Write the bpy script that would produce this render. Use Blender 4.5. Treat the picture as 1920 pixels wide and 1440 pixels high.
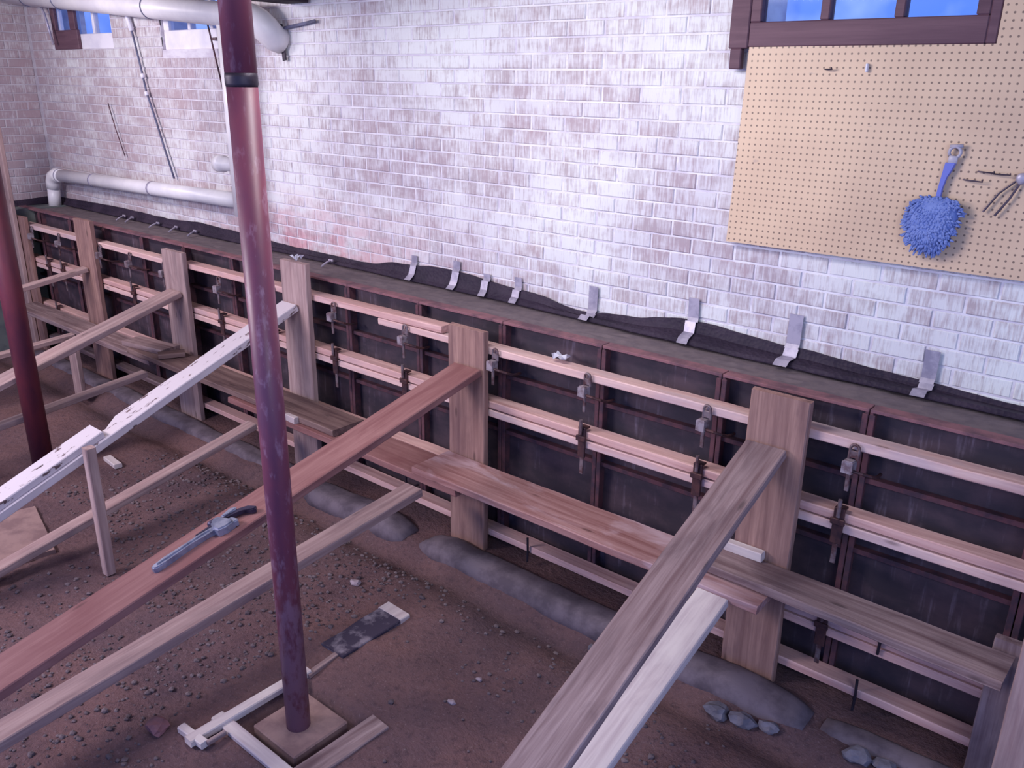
import bpy, bmesh, math, random
from mathutils import Vector, Matrix, noise
random.seed(7)
scn = bpy.context.scene
for o in list(bpy.data.objects): bpy.data.objects.remove(o)
C = scn.collection

# ---------------------------------------------------------------- camera
cam = bpy.data.cameras.new('camera'); cam.sensor_width = 36.0; cam.lens = 36*1597.46/1920
cam.clip_start = .05; cam.clip_end = 200
camo = bpy.data.objects.new('camera', cam); C.objects.link(camo)
R_ = Vector((0.765091, 0.643802, 0.012474)); U_ = Vector((-0.225311, 0.249511, 0.941796)); F_ = Vector((-0.603218, 0.72337, -0.335954))
m = Matrix((( R_.x, U_.x, -F_.x, 0), (R_.y, U_.y, -F_.y, 0), (R_.z, U_.z, -F_.z, 2.42), (0, 0, 0, 1)))
camo.matrix_world = m
scn.camera = camo

# ---------------------------------------------------------------- world, lights, exposure
w = bpy.data.worlds.new('world'); scn.world = w; w.use_nodes = True
nt = w.node_tree; nt.nodes.clear()
wo = nt.nodes.new('ShaderNodeOutputWorld'); bg = nt.nodes.new('ShaderNodeBackground')
tc = nt.nodes.new('ShaderNodeTexCoord'); nz = nt.nodes.new('ShaderNodeTexNoise'); rp = nt.nodes.new('ShaderNodeValToRGB')
nz.inputs['Scale'].default_value = 9; nz.inputs['Detail'].default_value = 4
rp.color_ramp.elements[0].position = .42; rp.color_ramp.elements[0].color = (.13, .28, .95, 1)
rp.color_ramp.elements[1].position = .68; rp.color_ramp.elements[1].color = (.45, .62, 1.0, 1)
nt.links.new(tc.outputs['Generated'], nz.inputs['Vector']); nt.links.new(nz.outputs['Fac'], rp.inputs['Fac'])
nt.links.new(rp.outputs['Color'], bg.inputs['Color']); nt.links.new(bg.outputs[0], wo.inputs['Surface'])
bg.inputs['Strength'].default_value = .85

def area(name, loc, target, sx, sy, power, col):
    l = bpy.data.lights.new(name, 'AREA'); l.shape = 'RECTANGLE'; l.size = sx; l.size_y = sy
    l.energy = power; l.color = col
    o = bpy.data.objects.new(name, l); C.objects.link(o); o.location = loc
    d = Vector(target) - Vector(loc); o.rotation_euler = d.to_track_quat('-Z', 'Y').to_euler()
    o['label'] = name.replace('_', ' '); o['category'] = 'light'
    return o
area('ceiling_lamp', (-2.3, 1.9, 3.0), (-2.2, 3.1, 1.0), 1.3, .35, 25, (.97, .96, 1))
area('far_lamp', (-6.6, 1.2, 3.05), (-6.6, 3.3, 1.4), 1.2, .3, 36, (1, .94, 1))  # unseen fill light added to brighten the left wall and pipe
area('window_daylight', (1.4, .2, 2.6), (-1.5, 3.0, 1.0), 1.4, .8, 27, (.84, .92, 1))  # bluish fill added inside the room at right; no window stands there
area('room_lamp', (-5.1, -1.2, 2.95), (-2.8, 2.6, .6), 1.8, .8, 122, (1, .90, .95))  # broad unseen fill added from the near left, no known fixture
scn.view_settings.view_transform = 'Standard'
scn.view_settings.look = 'None'; scn.view_settings.gamma = 1; scn.view_settings.use_curve_mapping = False
scn.view_settings.exposure = 0.45

# ---------------------------------------------------------------- helpers
def s2l(c):
    return tuple(((v/255)/12.92 if v/255 <= .04045 else (((v/255)+.055)/1.055)**2.4) for v in c) + (1,)

def tag(o, label=None, cat=None, group=None, kind=None):
    if label: o['label'] = label
    if cat: o['category'] = cat
    if group: o['group'] = group
    if kind: o['kind'] = kind
    return o

def link(name, me, parent=None, loc=None, mtx=None):
    o = bpy.data.objects.new(name, me); C.objects.link(o)
    if parent is not None: o.parent = parent
    if mtx is not None: o.matrix_local = mtx
    elif loc is not None: o.location = loc
    return o

def empty(name, loc, label, cat, group=None):
    o = bpy.data.objects.new(name, None); C.objects.link(o); o.location = loc
    o.empty_display_size = .05
    return tag(o, label, cat, group)

def finish(bm, name, mat, smooth=False, recalc=True):
    if recalc: bmesh.ops.recalc_face_normals(bm, faces=bm.faces)
    me = bpy.data.meshes.new(name); bm.to_mesh(me); bm.free()
    if mat: me.materials.append(mat)
    if smooth:
        for p in me.polygons: p.use_smooth = True
    return me

def bx(bm, x0, x1, y0, y1, z0, z1, ch=0.0):
    """box; ch > 0 chamfers every edge"""
    c = Vector(((x0+x1)/2, (y0+y1)/2, (z0+z1)/2))
    r = bmesh.ops.create_cube(bm, size=1)
    for v in r['verts']:
        v.co = Vector((v.co.x*(x1-x0), v.co.y*(y1-y0), v.co.z*(z1-z0))) + c
    if ch > 0:
        ed = list({e for v in r['verts'] for e in v.link_edges})
        bmesh.ops.bevel(bm, geom=ed, offset=ch, segments=1, affect='EDGES')

def tube(bm, pts, r, n=16, caps=True):
    pts = [Vector(p) for p in pts]; rings = []
    rr = r if isinstance(r, (list, tuple)) else [r]*len(pts)
    prev = None
    for i, p in enumerate(pts):
        if i == 0: d = pts[1]-pts[0]
        elif i == len(pts)-1: d = pts[-1]-pts[-2]
        else: d = (pts[i+1]-pts[i]).normalized() + (pts[i]-pts[i-1]).normalized()
        d.normalize()
        if prev is None:
            a = Vector((0, 0, 1)) if abs(d.z) < .9 else Vector((0, 1, 0))
            s = d.cross(a).normalized()
        else:
            s = (prev - d*prev.dot(d)).normalized()
        prev = s; t = d.cross(s)
        rings.append([bm.verts.new(p + (s*math.cos(2*math.pi*k/n) + t*math.sin(2*math.pi*k/n))*rr[i]) for k in range(n)])
    for a, b in zip(rings, rings[1:]):
        for k in range(n): bm.faces.new((a[k], a[(k+1) % n], b[(k+1) % n], b[k]))
    if caps:
        bm.faces.new(rings[0][::-1]); bm.faces.new(rings[-1])

def arc(c, u, v, r, a0, a1, n=7):
    c, u, v = Vector(c), Vector(u), Vector(v)
    return [c + u*(r*math.cos(a)) + v*(r*math.sin(a)) for a in [a0+(a1-a0)*i/(n-1) for i in range(n)]]

def prism(bm, poly, z0, z1, ch=0):
    a = [bm.verts.new((x, y, z0)) for x, y in poly]; b = [bm.verts.new((x, y, z1)) for x, y in poly]
    bm.faces.new(a[::-1]); t = bm.faces.new(b); n = len(poly)
    for i in range(n): bm.faces.new((a[i], a[(i+1) % n], b[(i+1) % n], b[i]))
    if ch: bmesh.ops.bevel(bm, geom=list(t.edges), offset=ch, segments=2, affect='EDGES')

def lump(bm, c, s, seed=0, sub=2, rough=.25):
    r = bmesh.ops.create_icosphere(bm, subdivisions=sub, radius=1)
    for v in r['verts']:
        k = 1 + rough*noise.noise(v.co*1.4 + Vector((seed*3.1, seed*1.7, 0))) * 1.6
        v.co = Vector((v.co.x*s[0]*k, v.co.y*s[1]*k, v.co.z*s[2]*k)) + Vector(c)

# ---- materials
def newmat(name):
    m = bpy.data.materials.new(name); m.use_nodes = True
    nt = m.node_tree; b = nt.nodes['Principled BSDF']
    return m, nt, b
def N(nt, t, **k):
    n = nt.nodes.new(t)
    for a, v in k.items(): setattr(n, a, v)
    return n
def noise_node(nt, vec, scale, detail=3, rough=.55, dist=0):
    n = N(nt, 'ShaderNodeTexNoise'); n.inputs['Scale'].default_value = scale
    n.inputs['Detail'].default_value = detail; n.inputs['Roughness'].default_value = rough; n.inputs['Distortion'].default_value = dist
    nt.links.new(vec, n.inputs['Vector']); return n.outputs['Fac']
def ramp(nt, fac, p0, p1):
    r = N(nt, 'ShaderNodeMapRange'); r.inputs['From Min'].default_value = p0; r.inputs['From Max'].default_value = p1
    nt.links.new(fac, r.inputs['Value']); return r.outputs['Result']
def mix(nt, fac, a, b):
    n = N(nt, 'ShaderNodeMix', data_type='RGBA')
    if isinstance(fac, (int, float)): n.inputs[0].default_value = fac
    else: nt.links.new(fac, n.inputs[0])
    for i, v in ((6, a), (7, b)):
        if isinstance(v, tuple): n.inputs[i].default_value = v
        else: nt.links.new(v, n.inputs[i])
    return n.outputs[2]
def math_(nt, op, a, b=None):
    n = N(nt, 'ShaderNodeMath', operation=op)
    for i, v in enumerate((a, b)):
        if v is None: continue
        if isinstance(v, (int, float)): n.inputs[i].default_value = v
        else: nt.links.new(v, n.inputs[i])
    return n.outputs[0]
def mapping(nt, vec, scale, loc=(0, 0, 0)):
    n = N(nt, 'ShaderNodeMapping'); n.inputs['Scale'].default_value = scale; n.inputs['Location'].default_value = loc
    nt.links.new(vec, n.inputs['Vector']); return n.outputs['Vector']
def bump(nt, b, h, strength, dist=.01):
    n = N(nt, 'ShaderNodeBump'); n.inputs['Strength'].default_value = strength; n.inputs['Distance'].default_value = dist
    nt.links.new(h, n.inputs['Height']); nt.links.new(n.outputs['Normal'], b.inputs['Normal'])
def objvec(nt):
    """object coordinates, shifted by a random amount for each object"""
    t = N(nt, 'ShaderNodeTexCoord'); i = N(nt, 'ShaderNodeObjectInfo'); c = N(nt, 'ShaderNodeCombineXYZ')
    k = math_(nt, 'MULTIPLY', i.outputs['Random'], 37.0)
    for s in range(3): nt.links.new(k, c.inputs[s])
    a = N(nt, 'ShaderNodeVectorMath', operation='ADD')
    nt.links.new(t.outputs['Object'], a.inputs[0]); nt.links.new(c.outputs[0], a.inputs[1])
    return a.outputs[0]

def wood(name, light, dark, stain=None, stain_amt=.5, paint=None, paint_lo=.45, contrast=1.0, rough=.75):
    """boards are modelled with their length along local X, so the grain runs along X"""
    m, nt, b = newmat(name); v = objvec(nt)
    g = noise_node(nt, mapping(nt, v, (1.6, 34, 34)), 1.0, 5, .6, .4)
    f = noise_node(nt, mapping(nt, v, (5, 130, 130)), 1.0, 2, .5)
    col = mix(nt, ramp(nt, g, .5-.18/contrast, .5+.2/contrast), s2l(dark), s2l(light))
    col = mix(nt, math_(nt, 'MULTIPLY', ramp(nt, f, .5, .72), .35), col, s2l(dark))
    if stain:
        s = noise_node(nt, mapping(nt, v, (2.2, 7, 7)), 1.0, 4, .6, .6)
        col = mix(nt, math_(nt, 'MULTIPLY', ramp(nt, s, .48, .66), stain_amt), col, s2l(stain))
    kn = N(nt, 'ShaderNodeTexVoronoi'); kn.inputs['Scale'].default_value = 1.0
    nt.links.new(mapping(nt, v, (3.2, 11, 11)), kn.inputs['Vector'])
    col = mix(nt, math_(nt, 'MULTIPLY', ramp(nt, kn.outputs['Distance'], .13, .06), .55), col, s2l(tuple(x*.5 for x in dark)))
    if paint:
        p = noise_node(nt, mapping(nt, v, (9, 22, 22)), 1.0, 4, .65)
        col = mix(nt, ramp(nt, p, paint_lo-.06, paint_lo-.01), col, s2l(paint))
    nt.links.new(col, b.inputs['Base Color']); b.inputs['Roughness'].default_value = rough
    b.inputs['Specular IOR Level'].default_value = .25
    bump(nt, b, g, .35, .004)
    return m

def plain(name, c, c2=None, scale=8, rough=.6, metal=0, lo=.42, hi=.62, bmp=0, spec=.4, stretch=(1, 1, 1)):
    m, nt, b = newmat(name); v = objvec(nt)
    n = noise_node(nt, mapping(nt, v, stretch), scale, 5, .62)
    col = mix(nt, ramp(nt, n, lo, hi), s2l(c), s2l(c2 or c))
    nt.links.new(col, b.inputs['Base Color']); b.inputs['Roughness'].default_value = rough
    b.inputs['Metallic'].default_value = metal; b.inputs['Specular IOR Level'].default_value = spec
    if bmp: bump(nt, b, n, bmp, .01)
    return m

M = {}
M['new_wood'] = wood('new_wood', (226, 192, 186), (196, 154, 150), (176, 160, 172), .45)
M['new_wood_b'] = wood('new_wood_warm', (224, 182, 176), (188, 142, 138), (166, 146, 156), .35)
M['post_wood'] = wood('post_wood', (172, 134, 124), (128, 94, 90), (104, 76, 80), .5)
M['weathered'] = wood('weathered_wood', (166, 142, 142), (112, 86, 88), (84, 64, 70), .55)
M['brace_wood'] = wood('brace_wood', (186, 158, 154), (146, 116, 116), (110, 92, 96), .4)
M['pale_brace'] = wood('pale_brace_wood', (208, 192, 192), (178, 158, 162), (222, 208, 204), .6)
M['red_wood'] = wood('red_stained_wood', (150, 108, 106), (126, 84, 84), (112, 66, 68), .5)
M['stringer'] = wood('stringer_wood', (176, 136, 134), (130, 84, 82), (198, 170, 178), .75)
M['grey_board'] = wood('grey_board_wood', (136, 110, 106), (92, 68, 68), (70, 52, 58), .6)
M['painted'] = wood('painted_wood', (120, 96, 96), (84, 64, 70), None, 0, (204, 190, 196), .42)
M['rust'] = plain('rusty_steel', (94, 58, 66), (64, 46, 58), 14, .75, .1, bmp=.2)
M['rust_rail'] = plain('rusty_rail_steel', (136, 92, 98), (96, 68, 78), 9, .75, .1, bmp=.2)
M['clamp'] = plain('clamp_steel', (128, 112, 118), (92, 62, 64), 22, .55, .45)
M['clamp_dark'] = plain('dark_clamp_steel', (92, 60, 60), (60, 42, 50), 22, .6, .4)
M['wedge'] = plain('wedge_steel', (166, 152, 160), (122, 100, 106), 30, .5, .4)
M['column'] = plain('red_oxide_paint', (124, 54, 72), (104, 52, 74), 6, .45, 0, spec=.45, stretch=(1, 1, .35))
M['column_worn'] = plain('worn_red_paint', (122, 60, 76), (146, 100, 118), 11, .5, 0, .5, .66, stretch=(1, 1, .3))
def column_material():
    m, nt, b = newmat('red_oxide_column_paint')
    t = N(nt, 'ShaderNodeTexCoord'); v = t.outputs['Object']; sep = N(nt, 'ShaderNodeSeparateXYZ'); nt.links.new(v, sep.inputs[0])
    n = noise_node(nt, mapping(nt, v, (1, 1, .35)), 7, 5, .6); f = noise_node(nt, mapping(nt, v, (1, 1, .4)), 26, 4, .65)
    col = mix(nt, ramp(nt, n, .42, .62), s2l((120, 60, 78)), s2l((100, 54, 78)))
    worn = math_(nt, 'MULTIPLY', ramp(nt, math_(nt, 'ADD', f, math_(nt, 'MULTIPLY', ramp(nt, sep.outputs['Z'], 1.1, .1), .22)), .56, .70), .75)
    col = mix(nt, worn, col, s2l((150, 112, 132)))
    nt.links.new(col, b.inputs['Base Color']); b.inputs['Roughness'].default_value = .45
    return m
M['column'] = column_material()
M['column_dark'] = plain('dark_red_paint', (108, 46, 58), (84, 38, 56), 7, .5, stretch=(1, 1, .35))
M['ring'] = plain('ring_steel', (64, 54, 66), (44, 38, 50), 20, .5, .4)
M['pvc'] = plain('white_pvc', (226, 220, 222), (212, 206, 212), 3, .35, 0)
M['pvc_seam'] = plain('pvc_seam', (150, 142, 160), (130, 124, 144), 6, .5)
M['wet_concrete'] = plain('fresh_concrete', (112, 98, 102), (98, 86, 92), 16, .85, bmp=.25)
M['footing'] = plain('footing_concrete', (112, 98, 108), (84, 72, 82), 7, .9, bmp=.5)
M['pad'] = plain('pad_concrete', (150, 120, 116), (126, 98, 98), 9, .9, bmp=.3)
M['lining'] = plain('old_concrete', (104, 108, 108), (82, 84, 90), 5, .9, bmp=.3)
M['tape'] = plain('silver_tape', (178, 168, 184), (150, 142, 160), 18, .4, .25)
M['paper'] = plain('white_paper', (238, 236, 244), (220, 218, 230), 12, .7)
M['stone'] = plain('blue_grey_stone', (120, 114, 128), (92, 86, 98), 10, .85, bmp=.4)
M['pale_stone'] = plain('pale_chip', (168, 150, 158), (140, 120, 128), 10, .85)
M['gravel'] = plain('gravel', (112, 96, 100), (80, 66, 72), 6, .9)
M['frame_brown'] = wood('brown_window_paint', (112, 82, 92), (92, 64, 76), (76, 52, 64), .4, rough=.6)
M['frame_white'] = plain('white_window_paint', (232, 226, 232), (214, 208, 218), 4, .5)
M['dark_joist'] = wood('dark_joist_wood', (70, 56, 62), (48, 38, 46), (36, 30, 38), .5)
M['ceiling'] = plain('ceiling_board', (120, 100, 96), (92, 76, 76), 3, .9)
M['wrench'] = plain('wrench_steel', (160, 160, 180), (124, 126, 148), 20, .4, .5)
M['wrench_dark'] = plain('wrench_jaw_steel', (74, 66, 88), (54, 48, 66), 20, .45, .5)
M['blue_pile'] = plain('blue_chenille', (122, 138, 196), (100, 118, 182), 16, .85)
M['blue_handle'] = plain('blue_plastic', (110, 118, 198), (98, 106, 186), 5, .4)
M['grey_plastic'] = plain('grey_plastic', (178, 170, 184), (160, 152, 168), 5, .4)
M['wire'] = plain('dark_wire', (92, 78, 92), (70, 60, 74), 10, .45, .4)
M['cord'] = plain('dark_cord', (96, 96, 124), (76, 74, 98), 10, .6)
M['cord_white'] = plain('white_cord', (236, 232, 242), (224, 218, 232), 10, .5)
M['dirt_board'] = plain('mud_caked_board', (58, 48, 66), (126, 114, 126), 9, .9, lo=.5, hi=.62, bmp=.4)

def brick_material():
    m, nt, b = newmat('whitewashed_brick')
    g = N(nt, 'ShaderNodeNewGeometry'); oi = N(nt, 'ShaderNodeObjectInfo')
    pos = g.outputs['Position']
    rnd = math_(nt, 'FRACT', math_(nt, 'ADD', g.outputs['Random Per Island'], math_(nt, 'MULTIPLY', oi.outputs['Random'], 5.0)))
    streak = noise_node(nt, mapping(nt, pos, (95, 95, 10)), 1.0, 3, .6)          # wire-cut vertical scratches showing through the paint
    patch = noise_node(nt, mapping(nt, pos, (9, 9, 14)), 1.0, 4, .6)
    area_ = noise_node(nt, mapping(nt, pos, (1.1, 1.1, 1.4)), 1.0, 3, .5)
    sep = N(nt, 'ShaderNodeSeparateXYZ'); nt.links.new(pos, sep.inputs[0])
    leftwear = ramp(nt, sep.outputs['X'], -4.6, -8.6)                            # the far end of the wall has lost most of its paint
    thr = math_(nt, 'ADD', math_(nt, 'MULTIPLY', rnd, .11), math_(nt, 'MULTIPLY', area_, .38))
    thr = math_(nt, 'ADD', thr, math_(nt, 'MULTIPLY', leftwear, .10))
    s = math_(nt, 'ADD', math_(nt, 'MULTIPLY', streak, .55), math_(nt, 'MULTIPLY', patch, .45))
    wear = math_(nt, 'ADD', s, thr)
    mask = ramp(nt, wear, .69, .88)
    bare = mix(nt, noise_node(nt, mapping(nt, pos, (3, 3, 6)), 1.0, 2), s2l((120, 96, 108)), s2l((150, 92, 96)))
    paint = mix(nt, ramp(nt, area_, .35, .7), s2l((228, 226, 226)), s2l((204, 196, 206)))
    paint = mix(nt, math_(nt, 'MULTIPLY', leftwear, .40), paint, s2l((158, 150, 152)))
    red = math_(nt, 'MULTIPLY', math_(nt, 'MULTIPLY', ramp(nt, sep.outputs['Z'], 1.75, 1.36), ramp(nt, sep.outputs['X'], -2.9, -4.6)), ramp(nt, sep.outputs['X'], -6.4, -5.2))   # rising damp has brought a red bloom through the paint
    patch2 = noise_node(nt, mapping(nt, pos, (6, 6, 10)), 1.0, 4, .6)
    paint = mix(nt, math_(nt, 'MULTIPLY', math_(nt, 'MULTIPLY', red, ramp(nt, patch2, .35, .6)), .75), paint, s2l((206, 140, 150)))
    col = mix(nt, math_(nt, 'MULTIPLY', mask, .56), paint, bare)
    nt.links.new(col, b.inputs['Base Color']); b.inputs['Roughness'].default_value = .62
    b.inputs['Specular IOR Level'].default_value = .35
    bump(nt, b, streak, .45, .006)
    return m
M['brick'] = brick_material()
def mortar_material():
    m, nt, b = newmat('painted_mortar')
    g = N(nt, 'ShaderNodeNewGeometry')
    n = noise_node(nt, mapping(nt, g.outputs['Position'], (8, 8, 20)), 1.0, 4)
    sep = N(nt, 'ShaderNodeSeparateXYZ'); nt.links.new(g.outputs['Position'], sep.inputs[0])
    col = mix(nt, ramp(nt, n, .4, .62), s2l((226, 220, 228)), s2l((204, 194, 208)))
    col = mix(nt, math_(nt, 'MULTIPLY', ramp(nt, sep.outputs['X'], -4.6, -8.6), .5), col, s2l((140, 130, 134)))
    nt.links.new(col, b.inputs['Base Color']); b.inputs['Roughness'].default_value = .7
    bump(nt, b, n, .3, .004)
    return m
M['mortar'] = mortar_material()

def peg_material():
    m, nt, b = newmat('perforated_hardboard')
    t = N(nt, 'ShaderNodeTexCoord'); sep = N(nt, 'ShaderNodeSeparateXYZ'); nt.links.new(t.outputs['Object'], sep.inputs[0])
    d = []
    for ax in ('X', 'Z'):
        f = math_(nt, 'FRACT', math_(nt, 'DIVIDE', sep.outputs[ax], .0254))
        d.append(math_(nt, 'POWER', math_(nt, 'SUBTRACT', f, .5), 2.0))
    r = math_(nt, 'SQRT', math_(nt, 'ADD', d[0], d[1]))
    hole = ramp(nt, r, .19, .13)
    n = noise_node(nt, mapping(nt, t.outputs['Object'], (2, 2, 2)), 1.6, 3)
    col = mix(nt, ramp(nt, n, .38, .65), s2l((216, 184, 156)), s2l((206, 174, 148)))
    sc = noise_node(nt, mapping(nt, t.outputs['Object'], (5, 5, 12)), 3, 4)
    col = mix(nt, math_(nt, 'MULTIPLY', ramp(nt, sc, .68, .74), .35), col, s2l((150, 128, 130)))
    col = mix(nt, math_(nt, 'MULTIPLY', hole, .75), col, s2l((70, 44, 44)))
    nt.links.new(col, b.inputs['Base Color']); b.inputs['Roughness'].default_value = .5
    return m
M['peg'] = peg_material()

def form_face_material():
    m, nt, b = newmat('stained_plywood_face')
    g = N(nt, 'ShaderNodeNewGeometry'); pos = g.outputs['Position']
    drip = noise_node(nt, mapping(nt, pos, (42, 42, 4)), 1.0, 4, .6)
    blot = noise_node(nt, mapping(nt, pos, (5, 5, 8)), 1.0, 4, .6)
    col = mix(nt, ramp(nt, blot, .4, .65), s2l((46, 36, 48)), s2l((72, 54, 64)))
    k = math_(nt, 'MULTIPLY', ramp(nt, drip, .56, .72), ramp(nt, blot, .42, .60))
    col = mix(nt, math_(nt, 'MULTIPLY', k, .55), col, s2l((120, 106, 122)))
    nt.links.new(col, b.inputs['Base Color']); b.inputs['Roughness'].default_value = .7
    return m
M['face'] = form_face_material()

def membrane_material():
    m, nt, b = newmat('black_drainage_membrane')
    g = N(nt, 'ShaderNodeNewGeometry'); pos = g.outputs['Position']
    v = N(nt, 'ShaderNodeTexVoronoi'); v.inputs['Scale'].default_value = 1
    nt.links.new(mapping(nt, pos, (55, 55, 55)), v.inputs['Vector'])
    n = noise_node(nt, mapping(nt, pos, (6, 6, 6)), 1.0, 3)
    col = mix(nt, ramp(nt, n, .4, .65), s2l((42, 32, 48)), s2l((56, 44, 60)))
    nt.links.new(col, b.inputs['Base Color']); b.inputs['Roughness'].default_value = .65; b.inputs['Specular IOR Level'].default_value = .25
    bump(nt, b, v.outputs['Distance'], .5, .008)
    return m
M['membrane'] = membrane_material()

def dirt_material():
    m, nt, b = newmat('excavated_clay')
    g = N(nt, 'ShaderNodeNewGeometry'); pos = g.outputs['Position']
    a = noise_node(nt, mapping(nt, pos, (1, 1, 1)), 1.6, 4, .6)
    f = noise_node(nt, mapping(nt, pos, (1, 1, 1)), 34, 4, .7)
    h = noise_node(nt, mapping(nt, pos, (1, 1, 1)), 110, 2, .6)
    col = mix(nt, ramp(nt, a, .36, .66), s2l((92, 72, 78)), s2l((116, 86, 86)))
    col = mix(nt, math_(nt, 'MULTIPLY', ramp(nt, f, .5, .7), .6), col, s2l((68, 54, 62)))
    col = mix(nt, math_(nt, 'MULTIPLY', ramp(nt, h, .6, .72), .45), col, s2l((136, 116, 120)))
    nt.links.new(col, b.inputs['Base Color']); b.inputs['Roughness'].default_value = .95
    b.inputs['Specular IOR Level'].default_value = .15
    bump(nt, b, f, .6, .02)
    return m
M['dirt'] = dirt_material()

def glass_material():
    m, nt, b = newmat('window_glass')
    nt.nodes.remove(b); out = nt.nodes['Material Output']
    t = N(nt, 'ShaderNodeBsdfTransparent'); t.inputs[0].default_value = (.9, .93, 1, 1)
    g = N(nt, 'ShaderNodeBsdfGlossy'); g.inputs['Roughness'].default_value = .05
    x = N(nt, 'ShaderNodeMixShader'); x.inputs[0].default_value = .06
    nt.links.new(t.outputs[0], x.inputs[1]); nt.links.new(g.outputs[0], x.inputs[2]); nt.links.new(x.outputs[0], out.inputs['Surface'])
    return m
M['glass'] = glass_material()

# ---- a board: local X = length, Y = width, Z = thickness (top at z = 0)
def board_mesh(name, L, w, t, mat, rough=.0015, seed=0, notch=None):
    bm = bmesh.new(); n = max(2, int(L/.09)); ch = min(.004, t*.15); rings = []
    prof = [(-w/2+ch, 0), (w/2-ch, 0), (w/2, -ch), (w/2, -t+ch), (w/2-ch, -t), (-w/2+ch, -t), (-w/2, -t+ch), (-w/2, -ch)]
    for i in range(n+1):
        x = L*i/n; ring = []
        bow = .0025*noise.noise(Vector((x*.9, seed*7.7, 0)))*min(1, L)
        for k, (y, z) in enumerate(prof):
            e = rough*noise.noise(Vector((x*7, y*50+seed, z*50)))
            yy, zz = y + e + bow, z + e*.6
            if notch and k in (0, 1, 2, 7):
                for (a, b_, side, dep) in notch:
                    if a <= x <= b_ and (y*side > 0): yy -= side*dep*(1 + .3*math.sin(x*90))
            ring.append(bm.verts.new((x + (e*2 if i in (0, n) else 0), yy, zz)))
        rings.append(ring)
    for a, b_ in zip(rings, rings[1:]):
        for k in range(8): bm.faces.new((a[k], a[(k+1) % 8], b_[(k+1) % 8], b_[k]))
    bm.faces.new(rings[0][::-1]); bm.faces.new(rings[-1])
    return finish(bm, name, mat)

def board_matrix(p0, p1, up=(0, 0, 1)):
    p0, p1 = Vector(p0), Vector(p1); x = (p1-p0).normalized(); z = Vector(up); z = (z - x*z.dot(x)).normalized(); y = z.cross(x)
    return Matrix(((x.x, y.x, z.x, p0.x), (x.y, y.y, z.y, p0.y), (x.z, y.z, z.z, p0.z), (0, 0, 0, 1)))

_seed = [0]
def board(name, p0, p1, w, t, mat, label=None, cat=None, group=None, up=(0, 0, 1), parent=None, rough=.0015, notch=None):
    _seed[0] += 1
    L = (Vector(p1)-Vector(p0)).length
    o = link(name, board_mesh(name, L, w, t, mat, rough, _seed[0], notch), parent, mtx=board_matrix(p0, p1, up))
    if label: tag(o, label, cat, group)
    return o

# ================================================================ SETTING
WY = 3.56          # face of the brick wall
XL = -8.70         # left end wall
CZ = 1.25          # top of the new concrete

# ---- floor: excavated clay with a trench before the footing and a pit round the column pad
def floor_h(x, y):
    z = .030*noise.noise(Vector((x*1.3, y*1.3, 0))) + .014*noise.noise(Vector((x*6, y*6, 3))) + .006*noise.noise(Vector((x*19, y*19, 5)))
    d = (y - 2.70)/.10
    z -= .06*math.exp(-d*d)
    if y > 3.0: z = z*.3
    r = min(1, max(0, (max(abs(x+2.385)-.25, abs(y-1.575)-.22))/.12))
    z = z*r
    if abs(x+2.385) < .185 and abs(y-1.575) < .185: z = -.08
    return z
bm = bmesh.new(); x0, x1, y0, y1 = -9.0, 1.8, -1.8, 3.6; st = .04
nx, ny = int((x1-x0)/st), int((y1-y0)/st)
g = [[bm.verts.new((x0+st*i, y0+st*j, floor_h(x0+st*i, y0+st*j))) for j in range(ny+1)] for i in range(nx+1)]
for i in range(nx):
    for j in range(ny): bm.faces.new((g[i][j], g[i+1][j], g[i+1][j+1], g[i][j+1]))
fl = link('floor', finish(bm, 'floor', M['dirt'], smooth=True)); tag(fl, kind='structure')
fl['label'] = 'excavated bare clay floor with scattered gravel'

# ---- openings in the back wall
WIN = [(-8.24, -7.18, 2.62, 3.12), (-6.43, -5.45, 2.60, 3.12), (-1.69, -.80, 2.56, 3.12)]
ZT = 3.22
def wall_boxes(bm, xa, xb, za, zb, y0, y1, holes):
    xs = sorted({xa, xb} | {h[0] for h in holes} | {h[1] for h in holes})
    for a, b_ in zip(xs, xs[1:]):
        hh = [h for h in holes if h[0] <= a+1e-6 and h[1] >= b_-1e-6]
        if not hh: bx(bm, a, b_, y0, y1, za, zb)
        else:
            h = hh[0]; bx(bm, a, b_, y0, y1, za, h[2])
            if h[3] < zb: bx(bm, a, b_, y0, y1, h[3], zb)
bm = bmesh.new(); wall_boxes(bm, XL-.3, 1.8, .0, ZT, WY+.006, WY+.30, WIN)
wb = link('wall_back', finish(bm, 'wall_back', M['mortar'])); tag(wb, 'whitewashed brick wall behind the formwork', kind='structure')
bm = bmesh.new(); bx(bm, XL-.3, XL-.006, -1.8, WY+.006, 0, ZT)
wl = link('wall_left', finish(bm, 'wall_left', M['mortar'])); tag(wl, 'worn whitewashed brick end wall at far left', kind='structure')

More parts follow.
